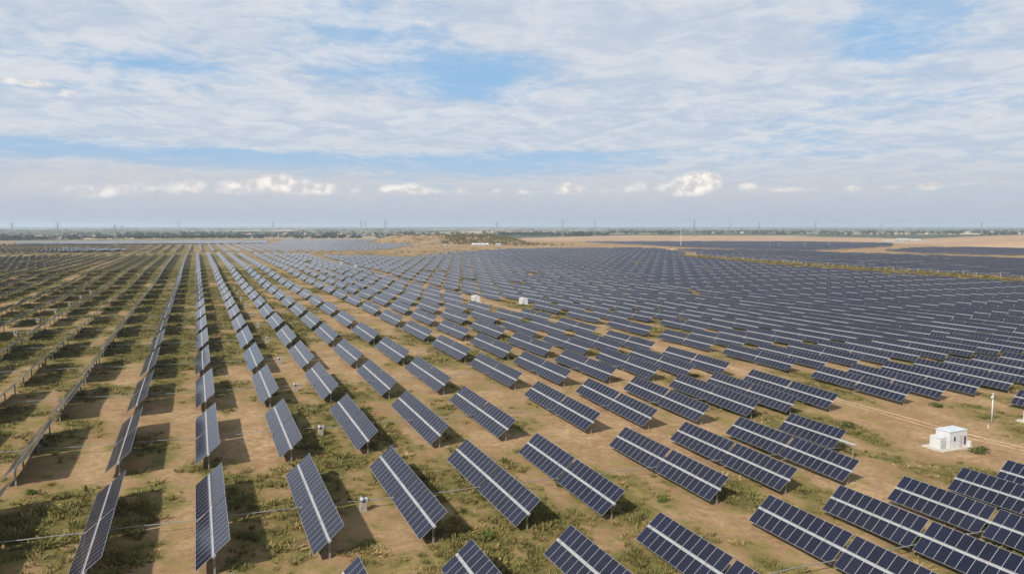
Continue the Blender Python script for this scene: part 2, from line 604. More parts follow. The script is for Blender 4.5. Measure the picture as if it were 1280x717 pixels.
def grass_cover(x, y):
    """share of plant cover, 0..1: clumps, stripes along the columns, greener to the left"""
    a = fbm(x / 9.0, y / 14.0, 21, 4, 0.6)
    b = fbm(x / 38.0, y / 60.0, 33, 3)
    lift = np.clip((35 - x) / 190.0, -0.12, 0.12) + np.clip((np.hypot(x, y) - 130) / 900.0, 0, 0.16) * np.clip((1150 - np.hypot(x, y)) / 250.0, -0.6, 1)
    dxc = x - COLX[np.clip(np.searchsorted(COLX, x) - 1, 0, len(COLX) - 1)]
    strip = 0.17 * np.exp(-((dxc - 3.6) / 2.6) ** 2) - 0.06
    lanes = 0.30 * np.exp(-((x + 75.0) / 3.5) ** 2) + 0.24 * np.exp(-((x - 131.5) / 5.0) ** 2) + 0.05 * np.exp(-((x - 3) / 4.0) ** 2)
    lanes = lanes + 0.16 * np.exp(-((x - 135.0) / 16.0) ** 2 - ((y - 92.0) / 16.0) ** 2)
    return np.clip(0.505 + 1.35 * (a - 0.5) + 0.65 * (b - 0.5) + lift + strip - lanes, 0, 1)


NA = 900
rings = [4.0]
while rings[-1] < 90000:
    rings.append(rings[-1] * 1.0125 + 0.05)
rings = np.array(rings)
ang = np.linspace(0, 2 * np.pi, NA, endpoint=False)
RR, AA = np.meshgrid(rings, ang, indexing='ij')
vx, vy = RR * np.sin(AA), RR * np.cos(AA)
vz = ground(vx, vy)
gv = np.stack([vx, vy, vz], -1).reshape(-1, 3)
nr = len(rings)
ii, jj = np.meshgrid(np.arange(nr - 1), np.arange(NA), indexing='ij')
j2 = (jj + 1) % NA
gf = np.stack([ii * NA + jj, (ii + 1) * NA + jj, (ii + 1) * NA + j2, ii * NA + j2], -1).reshape(-1, 4)[:, ::-1]
gv = np.concatenate([gv, [[0, 0, gz(0, 0)]]])
go = mesh_np('ground', gv, gf, M['ground'])
cm = bmesh.new()
cm.from_mesh(go.data)
cm.verts.ensure_lookup_table()
for j in range(NA):
    cm.faces.new((cm.verts[len(gv) - 1], cm.verts[(j + 1) % NA], cm.verts[j]))
cm.normal_update()
cm.to_mesh(go.data)
cm.free()
ga = go.data.attributes.new('grass', 'FLOAT', 'POINT')
ga.data.foreach_set('value', np.ascontiguousarray(grass_cover(gv[:, 0], gv[:, 1]), np.float32))
go.data.polygons.foreach_set('use_smooth', np.ones(len(go.data.polygons), bool))
tag(go, kind='structure')

# dirt track that runs up the open lane past the inverter stations
M['track'] = pmat('beaten_sand', (0.34, 0.235, 0.145), 0.95, var=0.16, vscale=0.25, bump=0.3, bscale=1.5, spec=0.1)


def ribbon(name, pts, width, lift=0.03):
    mb = MB()
    P2 = [Vector((p[0], p[1], 0)) for p in pts]
    out = []
    for a, b in zip(P2[:-1], P2[1:]):
        n = max(2, int((b - a).length / 3))
        out += [a.lerp(b, i / n) for i in range(n)]
    out.append(P2[-1])
    rows = []
    for i, p in enumerate(out):
        d = (out[min(i + 1, len(out) - 1)] - out[max(i - 1, 0)]).normalized()
        s = Vector((d.y, -d.x, 0))
        wv = width * (0.85 + 0.3 * vnoise(np.array(p.x / 5.0), np.array(p.y / 5.0), 3))
        row = []
        for k in (-0.5, -0.17, 0.17, 0.5):
            q = p + s * float(wv) * k
            row.append((q.x, q.y, gz(q.x, q.y) + lift))
        rows.append(row)
    for r0, r1 in zip(rows[:-1], rows[1:]):
        for k in range(3):
            mb.quad((r0[k], r0[k + 1], r1[k + 1], r1[k]))
    return mb.build(name, M['track'], smooth=True)


for off in (-1.1, 1.1):
    tag(ribbon('dirt_track', [(136 + off, 55), (134.5 + off, 80), (131.5 + off, 110), (131 + off, 160), (131 + off, 260), (131.5 + off, 420)], 0.8), kind='structure')
for off in (-1.1, 1.1):
    tag(ribbon('dirt_track', [(581 + off, 250), (585 + off, 420), (590 + off, 600), (606 + off, 800)], 1.0), kind='structure')

# ------------------------------------------------------------------ solar trackers
TL, TW, TGAP, MGAP, TILT = 25.93, 4.30, 0.29, 0.46, R(40.2)
NM = 10
BL, BW = (TL - MGAP) / 2, (TW - TGAP) / 2
rotT = Matrix.Rotation(-TILT, 3, 'Y')     # raises the +x edge, glass faces -x


def panel_block(mb, half, side, full=True):
    """one block of ten modules: half +1 far / -1 near, side +1 high edge / -1 low edge"""
    y0 = MGAP / 2 if half > 0 else -MGAP / 2 - BL
    x0 = TGAP / 2 if side > 0 else -TGAP / 2 - BW
    top, bot = 0.20, 0.16

    def q(x, y, z):
        p = rotT @ Vector((x, y, z))
        return (p.x, p.y, p.z + HUBH)
    x1, y1 = x0 + BW, y0 + BL
    mb.quad([q(x0, y0, top), q(x1, y0, top), q(x1, y1, top), q(x0, y1, top)], 0, [(0, 0), (0, 1), (NM, 1), (NM, 0)])
    mb.quad([q(x0, y1, bot), q(x1, y1, bot), q(x1, y0, bot), q(x0, y0, bot)], 1)
    for a, b in (((x0, y0), (x1, y0)), ((x1, y0), (x1, y1)), ((x1, y1), (x0, y1)), ((x0, y1), (x0, y0))):
        mb.quad([q(*a, bot), q(*b, bot), q(*b, top), q(*a, top)], 2)


GM = [M['glass'], M['back'], M['edge'], M['tube'], M['steel']]
POSTS = (-12.3, -7.4, -2.5, 2.5, 7.4, 12.3)


def tube_mesh(mb, y0=-TL / 2 - 0.12, y1=TL / 2 + 0.12):
    c = rotT @ Vector((0, 0, 0.03))
    mb.box((c.x, (y0 + y1) / 2, HUBH + c.z), (0.40, y1 - y0, 0.20), Matrix.Rotation(-TILT, 3, 'Y'))


def post_mesh(mb, y):
    mb.box((0, y, HUBH / 2 - 0.30), (0.20, 0.15, HUBH + 0.35))
    mb.box((0, y, HUBH - 0.16), (0.34, 0.16, 0.30))


def rail_mesh(mb, h, k):
    y = h * (MGAP / 2 + BL * (k + 0.5) / 3)
    c = rotT @ Vector((0, y, 0.135))
    mb.box((c.x, c.y, c.z + HUBH), (TW - 0.4, 0.09, 0.05), rotT)


def arm_mesh(mb):
    d = rotT @ Vector((0.25, 0, -1.0))
    mb.box((d.x / 2, 0.16, HUBH + d.z / 2), (0.10, 0.10, 1.05), Matrix.Rotation(math.atan2(d.x, d.z), 3, 'Y'))
    mb.box((d.x, 0.16, HUBH + d.z), (0.34, 0.16, 0.2))


def make_tracker(halves=(-1, 1)):
    root = empty('solar_tracker', (0, 0, 0))
    for h in halves:
        for s in (1, -1):
            mb = MB()
            panel_block(mb, h, s)
            mb.build('panel_block', GM, root)
    mb = MB()
    if len(halves) == 2:
        tube_mesh(mb)
    else:
        tube_mesh(mb, -2.9, TL / 2 + 0.12)
    mb.build('torque_tube', M['tube'], root)
    for y in POSTS:
        if len(halves) == 1 and y < -3:
            continue
        mb = MB()
        post_mesh(mb, y)
        mb.build('post', M['steel'], root)
    for h in halves:
        for k in range(3):
            mb = MB()
            rail_mesh(mb, h, k)
            mb.build('rail', M['steel'], root)
    for y in POSTS[1::2]:
        if len(halves) == 1 and y < -3:
            continue
        mb = MB()
        mb.tube([(0, y - 0.11, HUBH - 0.02), (0, y + 0.11, HUBH - 0.02)], 0.21, 10)
        mb.build('bearing', M['steel'], root)
    mb = MB()
    arm_mesh(mb)
    mb.build('drive_arm', M['steel'], root)
    return root


COLS = [-10.78, 0.59, 12.03, 23.57, 35.29, 47.04, 63.58, 75.74, 87.72, 99.9, 110.0, 121.0]
LEFT = [-22.8, -34.0, -45.0, -56.0, -67.0, -83.5] + [-83.5 - 11.4 * k for k in range(1, 20)]
RIGHT = [143.0 + 12.0 * k for k in range(0, 52)]
ROWY = [55.86, 89.3, 123.6, 157.4, 190.0] + [190.0 + 33.6 * k for k in range(1, 30)]
ROW0 = 22.2
ROWS = [ROW0] + ROWY                     # index 0 lies below the frame


def far_edge(x):
    """far border of the main field"""
    return float(np.interp(x, [-300, -20, 120, 250, 330, 480, 620, 760], [900, 985, 930, 880, 1000, 1125, 1140, 1130]))


GAPS = {(110.0, 1), (121.0, 1), (110.0, 0)}
CABINS = [at(654, 380.5), at(594, 377.5)]  # cabins standing among the columns
units = []                                # (x, y, row, halves)
for r, y in enumerate(ROWS):
    for x in COLS + LEFT + RIGHT:
        if y > far_edge(x) or x > np.interp(y, [250, 600, 800, 900, 1100], [545, 550, 585, 670, 760]):
            continue
        rr = r - 1
        halves = (-1, 1)
        if any(abs(x - c.x) < 6.5 and abs(y - c.y) < 17 for c in CABINS):
            continue
        if (x in (110.0, 121.0) and rr in (1,)) or (x == 121.0 and rr == 0):
            continue
        if x in (143.0, 155.0) and rr in (0, 1):
            continue
        if abs(x - 99.9) < .1 and rr == 1:
            halves = (1,)
        if rr > 3 and x > 60 and rng.random() < 0.022:
            continue
        if x in (121.0,) and rr in (7, 8):
            continue
        units.append([x, y, rr, halves])


def slope_y(x, y):
    return math.atan2(gz(x, y + 12) - gz(x, y - 12), 24.0)


def unit_frame(x, y):
    z = (gz(x, y + 12) + gz(x, y - 12)) / 2
    return z, slope_y(x, y)


def corners(x, y, z, a):
    out = []
    for s, vv in ((-1, -1), (-1, 1), (1, 1), (1, -1)):
        p = rotT @ Vector((vv * TW / 2, s * TL / 2, 0.18))
        out.append((x + p.x, y + p.y * math.cos(a), z + HUBH + p.z + p.y * math.sin(a)))
    return np.array(out)


info = []
for k, (x, y, rr, halves) in enumerate(units):
    z, a = unit_frame(x, y)
    u, v, dep = project(corners(x, y, z, a))
    area, mu, mv = 0.0, u.mean(), v.mean()
    if dep.min() > 5:
        area = 0.5 * abs(np.dot(u, np.roll(v, 1)) - np.dot(v, np.roll(u, 1)))
        area = max(area, 0.35 * (u.max() - u.min() + v.max() - v.min()))
        wv = max(0, min(1280, u.max()) - max(0, u.min())) / max(1e-6, u.max() - u.min())
        hv = max(0, min(717, v.max()) - max(0, v.min())) / max(1e-6, v.max() - v.min())
        area *= wv * hv
        if wv * hv < 0.02:
            area = 0.0
    info.append((area, mu, z, a))

order = sorted(range(len(units)), key=lambda i: -info[i][0])
chosen = set([i for i in order if info[i][0] > 0][:300])
ORD = ['first', 'second', 'third', 'fourth', 'fifth', 'sixth', 'seventh', 'eighth', 'ninth', 'tenth', 'eleventh', 'twelfth', 'thirteenth',
       'fourteenth', 'fifteenth', 'sixteenth', 'seventeenth', 'eighteenth', 'nineteenth', 'twentieth']
TENS = {2: 'twenty', 3: 'thirty', 4: 'forty', 5: 'fifty', 6: 'sixty'}


def ordinal(n):
    if n <= 20:
        return ORD[n - 1]
    t, o = divmod(n, 10)
    if o == 0:
        return TENS[t][:-1] + 'ieth'
    return TENS[t] + '-' + ORD[o - 1]


proto = make_tracker()
half_proto = None
first = True
rows_seen = sorted({units[i][2] for i in range(len(units)) if info[i][0] > 25})
for rr in rows_seen:
    vis = sorted([i for i in range(len(units)) if units[i][2] == rr and info[i][0] > 25], key=lambda i: info[i][1])
    for n, i in enumerate(vis):
        if i not in chosen:
            continue
        x, y, _, halves = units[i]
        _, mu, z, a = info[i]
        if halves == (1,):
            t = make_tracker((1,))
            t['label'] = 'solar tracker with only its far half of panels, bare tube end beside open sand'
        else:
            t = proto if first else copy_tree(proto)
            first = False
            tone = 'dark edge-on' if x < -15 else ('pale grey' if x < 40 else 'navy blue')
            t['label'] = f"{tone} solar tracker, {ordinal(n + 1)} from left, {ordinal(rows_seen.index(rr) + 1)} row above bottom edge"
            if len(t['label'].split()) + t['label'].count('-') > 16:
                t['label'] = t['label'].replace('dark edge-on', 'dark')
        t['category'] = 'solar tracker'
        t['group'] = 'solar trackers in the main field'
        t.location = (x, y, z)
        t.rotation_euler = (a, R(rng.normal(0, 1.1)), 0)

# everything smaller in the picture: one mass
tpl = MB()
for h in (-1, 1):
    for s in (1, -1):
        panel_block(tpl, h, s)
n_gl = len(tpl.f)
tb = MB()
tube_mesh(tb)
for f, q in zip(tb.f, tb.uv):
    tpl.f.append(tuple(i + len(tpl.v) for i in f))
    tpl.mi.append(3)
    tpl.uv.append(q)
tpl.v += tb.v
for y in (-12.3, -4.1, 4.1, 12.3):
    tpl.box((0, y, HUBH / 2 - 0.25), (0.20, 0.16, HUBH + 0.4), mi=4)
TV = np.array(tpl.v)
TF = np.array(tpl.f)
TMI = np.array(tpl.mi)
TUV = np.array(tpl.uv).reshape(-1, 4, 2)


def mass(name, places, label, cat, roll=0.0):
    """places: rows of x, y, z, slope, yaw"""
    pl = np.array(places, float)
    n = len(pl)
    ca, sa = np.cos(pl[:, 3])[:, None], np.sin(pl[:, 3])[:, None]
    cw, sw = np.cos(pl[:, 4])[:, None], np.sin(pl[:, 4])[:, None]
    j = np.radians(rng.normal(0, 1.2, n))[:, None] + roll
    zc_ = TV[None, :, 2] - HUBH
    x0 = TV[None, :, 0] * np.cos(j) + zc_ * np.sin(j)
    z0 = -TV[None, :, 0] * np.sin(j) + zc_ * np.cos(j) + HUBH
    Y = TV[None, :, 1] * ca
    Z = z0 + TV[None, :, 1] * sa
    X = x0 * cw - Y * sw
    Y2 = x0 * sw + Y * cw
    V = np.stack([X + pl[:, :1], Y2 + pl[:, 1:2], Z + pl[:, 2:3]], -1).reshape(-1, 3)
    F = (TF[None] + (np.arange(n) * len(TV))[:, None, None]).reshape(-1, 4)
    o = mesh_np(name, V, F, GM, np.tile(TMI, n), np.tile(TUV, (n, 1, 1)))
    tag(o, label, cat, kind='stuff')
    return o


rest = [(units[i][0], units[i][1], info[i][2], info[i][3], 0.0) for i in range(len(units)) if i not in chosen and units[i][2] >= 0
        and -200 < project(np.array([[units[i][0], units[i][1], info[i][2]]]))[0][0] < 1480]
mass('solar_tracker_rows', rest, 'mass of small solar trackers filling the field toward the horizon', 'solar trackers')


def in_poly(x, y, poly):
    c = False
    j = len(poly) - 1
    for i in range(len(poly)):
        xi, yi = poly[i]
        xj, yj = poly[j]
        if (yi > y) != (yj > y) and x < (xj - xi) * (y - yi) / (yj - yi) + xi:
            c = not c
        j = i
    return c


def fill(poly, px, py, yaw=0.0, skip=0.0, ox=0.0, oy=0.0):
    """grid of places inside a ground polygon, columns turned by yaw"""
    xs, ys = [p[0] for p in poly], [p[1] for p in poly]
    cx, cy = sum(xs) / len(xs), sum(ys) / len(ys)
    ext = max(max(xs) - min(xs), max(ys) - min(ys))
    out = []
    for i in range(-int(ext / px), int(ext / px) + 1):
        for j in range(-int(ext / py), int(ext / py) + 1):
            lx, ly = i * px + ox, j * py + oy
            x = cx + lx * math.cos(yaw) - ly * math.sin(yaw)
            y = cy + lx * math.sin(yaw) + ly * math.cos(yaw)
            if in_poly(x, y, poly) and rng.random() >= skip:
                z, a = unit_frame(x, y)
                out.append((x, y, z, a if abs(yaw) < .5 else 0.0, yaw))
    return out


def sector(*ud):
    """ground polygon from bearings (as photo columns) and distances"""
    return [(d * math.sin(px_az(u)), d * math.cos(px_az(u))) for u, d in ud]


field2 = fill([(-330, 1110), (-20, 1100), (90, 1060), (250, 1140), (400, 1420), (520, 2020), (230, 2150), (150, 1660), (-370, 1640)], 16.0, 36.0, 0.0, 0.01)
mass('solar_tracker_rows', field2, 'pale block of tracker rows beyond the grassy crest, far left', 'solar trackers')
field2b = fill(sector((42, 1210), (100, 1180), (160, 1190), (152, 1300), (95, 1420), (52, 1330)), 4.7, 27.0)
mass('solar_tracker_rows', field2b, 'pale strip of level panels across the far left middle distance', 'solar trackers', TILT)
field2c = fill(sector((20, 1700), (335, 1700), (335, 2060), (20, 2060)), 4.9, 28.0)
mass('solar_tracker_rows', field2c, 'thin pale strip of level panels just before the far left trees', 'solar trackers', TILT)
field3 = [p for p in fill(sector((850, 1120), (850, 1330), (1000, 1260), (1085, 1210), (1200, 1170), (1340, 1100), (1340, 560), (1260, 560), (1000, 740)), 13.0, 34.0, 0.0, 0.02)
          if p[0] > float(np.interp(p[1], [250, 420, 600, 800, 860, 900, 1100], [616, 620, 627, 645, 670, 705, 785]))]
mass('solar_tracker_rows', field3, 'dark mass of trackers beyond the posts at the far right', 'solar trackers')
field4 = fill(sector((735, 1850), (1000, 1960), (1112, 1850), (1112, 1690), (1060, 1480), (1005, 1330), (880, 1430), (800, 1620)), 9.5, 29.0)
mass('solar_tracker_rows', field4, 'dark navy strip of panels below the orange dunes', 'solar trackers')
field5 = fill(sector((1112, 1370), (1160, 1300), (1340, 1290), (1340, 1560), (1220, 1600), (1150, 1560)), 10.0, 29.0)
mass('solar_tracker_rows', field5, 'dark tongue of panels in front of the low white buildings at right', 'solar trackers')

# ------------------------------------------------------------------ drive shafts and drive units
def shaft(y, r, label):
    mb = MB()
    xs = np.arange(-72, 102 if 60 < y < 100 else 124, 4.0)
    mb.tube([(x, y + 0.16, gz(x, y) + HUBH - 0.95) for x in xs], r, 6)
    tag(mb.build('drive_shaft', M['shaft'], smooth=True), label, 'drive shaft', 'drive shafts across the columns')


for k in range(0, 8):
    shaft(ROWY[k], 0.06, f"thin grey drive shaft crossing under the {ordinal(k + 1)} tracker row above the bottom edge")


def make_drive_unit():
    root = empty('drive_unit', (0, 0, 0))
    mb = MB()
    mb.box((0, 0, 0.55), (0.85, 0.75, 1.35), taper=0.92)
    mb.build('pedestal', M['pedestal'], root)
    mb = MB()
    mb.tube([(-0.15, -0.42, 1.62), (-0.15, 0.42, 1.62)], 0.27, 12)
    mb.tube([(-0.15, -0.50, 1.62), (-0.15, -0.42, 1.62)], 0.18, 12)
    mb.build('motor', M['motor'], root, True)
    mb = MB()
    mb.box((0.35, 0.0, 1.45), (0.4, 0.45, 0.5))
    mb.build('gearbox', M['grey_paint'], root)
    mb = MB()
    mb.tube([(0.45, 0.1, 1.45), (1.5, 0.16, 1.22)], 0.09, 8)
    mb.build('push_arm', M['shaft'], root)
    return root


du = make_drive_unit()
for k in range(0, 12):
    for x, side in ((18.2, 'pale grey columns'), (-50.6, 'dark left columns')):
        if x < 0 and k < 2:
            continue
        y = ROWY[k]
        o = du if (k == 0 and x > 0) else copy_tree(du)
        o.location = (x, y, gz(x, y) - 0.12)
        tag(o, f"concrete drive pedestal, {ordinal(k + 1)} row above bottom edge, between {side}", 'drive motor', 'drive units on the shafts')


# ------------------------------------------------------------------ inverter stations
def make_station():
    root = empty('inverter_station', (0, 0, 0))
    mb = MB()
    mb.box((-0.5, 0.1, 0.10), (7.6, 4.3, 0.44))
    mb.build('concrete_slab', M['concrete'], root)
    mb = MB()
    mb.box((0.45, 0, 1.80), (4.5, 2.7, 2.96))
    for k in range(9):                               # pressed ribs of the shell
        mb.box((-1.815, -1.18 + k * 0.295, 1.78), (0.03, 0.07, 2.6))
    for k in range(15):
        mb.box((-1.55 + k * 0.29, 1.365, 1.78), (0.07, 0.03, 2.6))
    body = mb.build('cabin', M['white_paint'], root)
    mb = MB()
    mb.box((0.45, 0, 3.33), (4.66, 2.86, 0.09))
    mb.box((0.45, 0, 3.415), (4.3, 2.5, 0.07), taper=0.9)
    mb.build('roof', M['roof_paint'], root)
    mb = MB()
    mb.box((1.15, -1.375, 1.40), (0.95, 0.05, 2.05))
    d = mb.build('door', M['pink_paint'], root)
    mb = MB()
    mb.box((0.78, -1.42, 1.42), (0.06, 0.05, 0.2))
    mb.build('handle', M['dark'], d)
    mb = MB()
    mb.box((2.18, -1.37, 1.45), (0.5, 0.04, 1.5))
    for k in range(8):
        mb.box((2.18, -1.40, 0.85 + k * 0.17), (0.46, 0.03, 0.04))
    mb.build('louvre', M['dark'], root)
    mb = MB()
    mb.box((-0.55, -1.37, 1.98), (0.42, 0.05, 0.75))
    for k in range(4):
        mb.box((-0.55, -1.40, 1.72 + k * 0.17), (0.38, 0.02, 0.05))
    mb.build('vent', M['dark'], root)
    mb = MB()                                        # transformer cabinet on the left end of the slab
    mb.box((-2.75, 0.25, 1.28), (1.35, 2.0, 1.9))
    mb.box((-2.75, 0.25, 2.26), (1.45, 2.1, 0.08))
    tr = mb.build('transformer', M['white_paint'], root)
    mb = MB()
    for k in range(9):
        mb.box((-2.75 - 0.55 + k * 0.137, -0.80, 1.25), (0.05, 0.16, 1.3))
    mb.build('cooling_fins', M['grey_paint'], tr)
    mb = MB()
    mb.box((-1.95, -0.35, 1.6), (0.28, 0.5, 0.5))
    mb.box((-1.95, -0.35, 0.85), (0.28, 0.5, 0.5))
    mb.build('switch_box', M['dark'], root)
    mb = MB()
    mb.box((3.05, -1.55, 0.78), (0.42, 0.6, 0.95))
    mb.box((3.05, -1.55, 1.28), (0.48, 0.66, 0.06))
    mb.build('meter_cabinet', M['white_paint'], root)
    mb = MB()
    mb.tube([(2.95, -0.9, 0.2), (2.95, -0.9, 3.3)], 0.035, 6)
    mb.build('earth_rod', M['steel'], root)
    return root


st = make_station()
ST = [(122.6, 86.0, 0, 'white inverter cabin on a concrete slab in the open sandy clearing, pink door facing'),
      (158.6, 92.0, 0, 'white inverter cabin cut off by the right edge of the photo'),
      (at(654, 380.5).x, at(654, 380.5).y, -90, 'white inverter cabin in the middle of the lane, standing clear of the panels'),
      (at(594, 377.5).x, at(594, 377.5).y, -90, 'white inverter cabin mostly hidden behind panels, left of the clear one')]
for k, (x, y, rz, lab) in enumerate(ST):
    o = st if k == 0 else copy_tree(st)
    o.location = (x, y, gz(x, y))
    o.rotation_euler = (0, 0, R(rz))
    tag(o, lab, 'inverter cabin', 'inverter stations')
for (u, v, lab) in [(483, 337, 'tiny white inverter cabin with a mast beside it among pale panels'),
                    (444, 334, 'tiny white inverter cabin second from the left among pale panels'),
                    (426, 330, 'tiny white inverter cabin leftmost among pale panels'),
                    (867, 313, 'white cabin beside the far end of the row of posts'),
                    (840, 312, 'low white cabin left of the pole at the far end of the posts'),
                    (993, 329, 'white cabin in the sandy gap in front of the far posts'),
                    (1110, 334, 'white cabin in front of the far posts, right of centre'),
                    (1218, 342, 'small white cabin at the far right end of the posts')]:
    p = at(u, v)
    o = copy_tree(st)
    o.location = p
    o.scale = (0.68, 0.68, 0.68)
    tag(o, lab, 'inverter cabin', 'inverter stations')

# camera pole and marker stake in the clearing
p = Vector((147.0, 94.4, gz(147.0, 94.4)))
root = empty('camera_pole', p)
mb = MB()
mb.tube([(0, 0, -0.2), (0, 0, 6.0)], 0.13, 10, r2=0.10)
mb.build('pole', M['white_paint'], root, True)
mb = MB()
mb.tube([(0, 0, 5.55), (-0.42, -0.1, 5.55)], 0.04, 6)
mb.build('bracket', M['grey_paint'], root)
mb = MB()
mb.box((-0.42, -0.1, 5.42), (0.30, 0.34, 0.36), taper=0.75)
mb.build('camera_housing', M['white_paint'], root)
mb = MB()
mb.box((0.05, 0, 6.08), (0.45, 0.35, 0.22))
mb.build('control_box', M['grey_paint'], root)
tag(root, 'white surveillance camera pole standing on bare sand behind the inverter cabins', 'camera pole')
mb = MB()
x, y = 142.6, 92.2
mb.tube([(x, y, gz(x, y) - 0.1), (x, y, gz(x, y) + 0.72)], 0.09, 8, r2=0.08)
mb.tube([(x, y, gz(x, y) + 0.72), (x, y, gz(x, y) + 0.78)], 0.11, 8)
tag(mb.build('marker_stake', M['white_paint']), 'short white marker stake left of the camera pole', 'marker stake')


# ------------------------------------------------------------------ row of posts and hedge along the far road
def post_row():
    proto_ = None
    xs = np.interp(np.arange(300, 830, 9.0), [250, 420, 600, 800, 860], [600, 604, 610, 628, 640])
    for k, y in enumerate(np.arange(300, 830, 9.0)):
        x = float(xs[k]) + rng.normal(0, 1.0)
        y = y + rng.normal(0, 1.3)
        if rng.random() < 0.14:
            continue
        if proto_ is None:
            mb_ = MB()
            mb_.box((0, 0, 2.0), (0.55, 0.55, 4.2), taper=0.8)
            mb_.box((0, 0, 4.2), (0.6, 0.6, 0.25), taper=0.5)
            o = proto_ = mb_.build('roadside_post', M['post_paint'])
        else:
            o = proto_.copy()
            COL.objects.link(o)
        o.location = (x, y, gz(x, y) - 0.1)
        o.rotation_euler = (0, 0, rng.uniform(0, 1.5))
        o.scale = (1, 1, rng.uniform(0.75, 1.15))
        tag(o, 'pale yellowish post in the long row between scrub on the far right', 'post', 'posts along the far road')


post_row()


# ------------------------------------------------------------------ plants
def leaf_cloud(n, rx, ry, rz, size, col_a, col_b, rs, zoff=0.0, clumps=7):
    """n small leaf faces in clumps; returns verts, faces, tints"""
    cc = rs.normal(0, 1, (clumps, 3))
    cc /= np.linalg.norm(cc, axis=1)[:, None] + 1e-6
    cc *= rs.uniform(0.35, 0.8, (clumps, 1))
    which = rs.integers(0, clumps, n)
    q = rs.normal(0, 1, (n, 3))
    q /= np.linalg.norm(q, axis=1)[:, None]
    q *= rs.uniform(0.25, 0.55, (n, 1)) ** 0.6
    c = cc[which] + q
    c *= np.array([rx, ry, rz])
    c[:, 2] = np.abs(c[:, 2] + rz * 0.85) + zoff
    a = rs.normal(0, 1, (n, 3))
    a /= np.linalg.norm(a, axis=1)[:, None]
    b = np.cross(a, rs.normal(0, 1, (n, 3)))
    b /= np.linalg.norm(b, axis=1)[:, None] + 1e-6
    s = size * rs.uniform(0.6, 1.4, (n, 1))
    V = np.stack([c - a * s * .5, c + b * s * .5, c + a * s * .5, c - b * s * .5], 1).reshape(-1, 3)
    F = np.arange(4 * n).reshape(n, 4)
    t = np.clip(rs.normal(0.5, 0.22, n) + (which % 3 - 1) * 0.18, 0, 1)[:, None]
    T = np.array(col_a) * (1 - t) + np.array(col_b) * t
    return V, F, np.repeat(T, 4, 0)


def make_bush(name, loc, w_, h_, ca, cb, label, n=500, seed=1):
    rs = np.random.default_rng(seed)
    V, F, T = leaf_cloud(n, w_ / 2, w_ / 2, h_ / 2, 0.09 + 0.05 * w_, ca, cb, rs)
    root_ = empty(name, loc)
    o = mesh_np('foliage', V, F, M['leaf'], tint=T)
    o.parent = root_
    m_ = MB()
    for k in range(5):
        a = k * 1.256
        m_.tube([(0, 0, -0.1), (0.22 * w_ * math.cos(a), 0.22 * w_ * math.sin(a), h_ * 0.6)], 0.03, 5, r2=0.012)
    m_.build('stem', M['bark'], root_)
    tag(root_, label, 'bush')
    return root_


G1, G2 = (0.040, 0.052, 0.016), (0.105, 0.115, 0.034)
B1, B2 = (0.05, 0.075, 0.014), (0.12, 0.16, 0.03)
for (u, v, w_, h_, ca, cb, lab, sd) in [
        (1222, 566, 2.7, 1.5, G1, G2, 'round green bush at the right end of the inverter slab', 3),
        (39, 617, 1.1, 0.5, B1, B2, 'small bright green cushion plant on bare sand, far left foreground', 4),
        (1172, 508, 2.6, 0.8, G1, G2, 'low dull green bush on sand behind the inverter cabin', 5),
        (1062, 536, 3.2, 1.3, G1, G2, 'broad scrubby bush behind the end of a bare tracker tube', 6),
        (702, 607, 1.9, 0.8, B1, B2, 'green tufted bush beside the near end of a navy tracker', 8),
        (610, 672, 1.6, 0.6, B1, B2, 'low green tuft between two navy trackers near the bottom edge', 9),
        (828, 626, 1.5, 0.7, B1, B2, 'small green bush on sand between navy trackers', 10)]:
    make_bush('bush', at(u, v), w_, h_, ca, cb, lab, seed=sd)


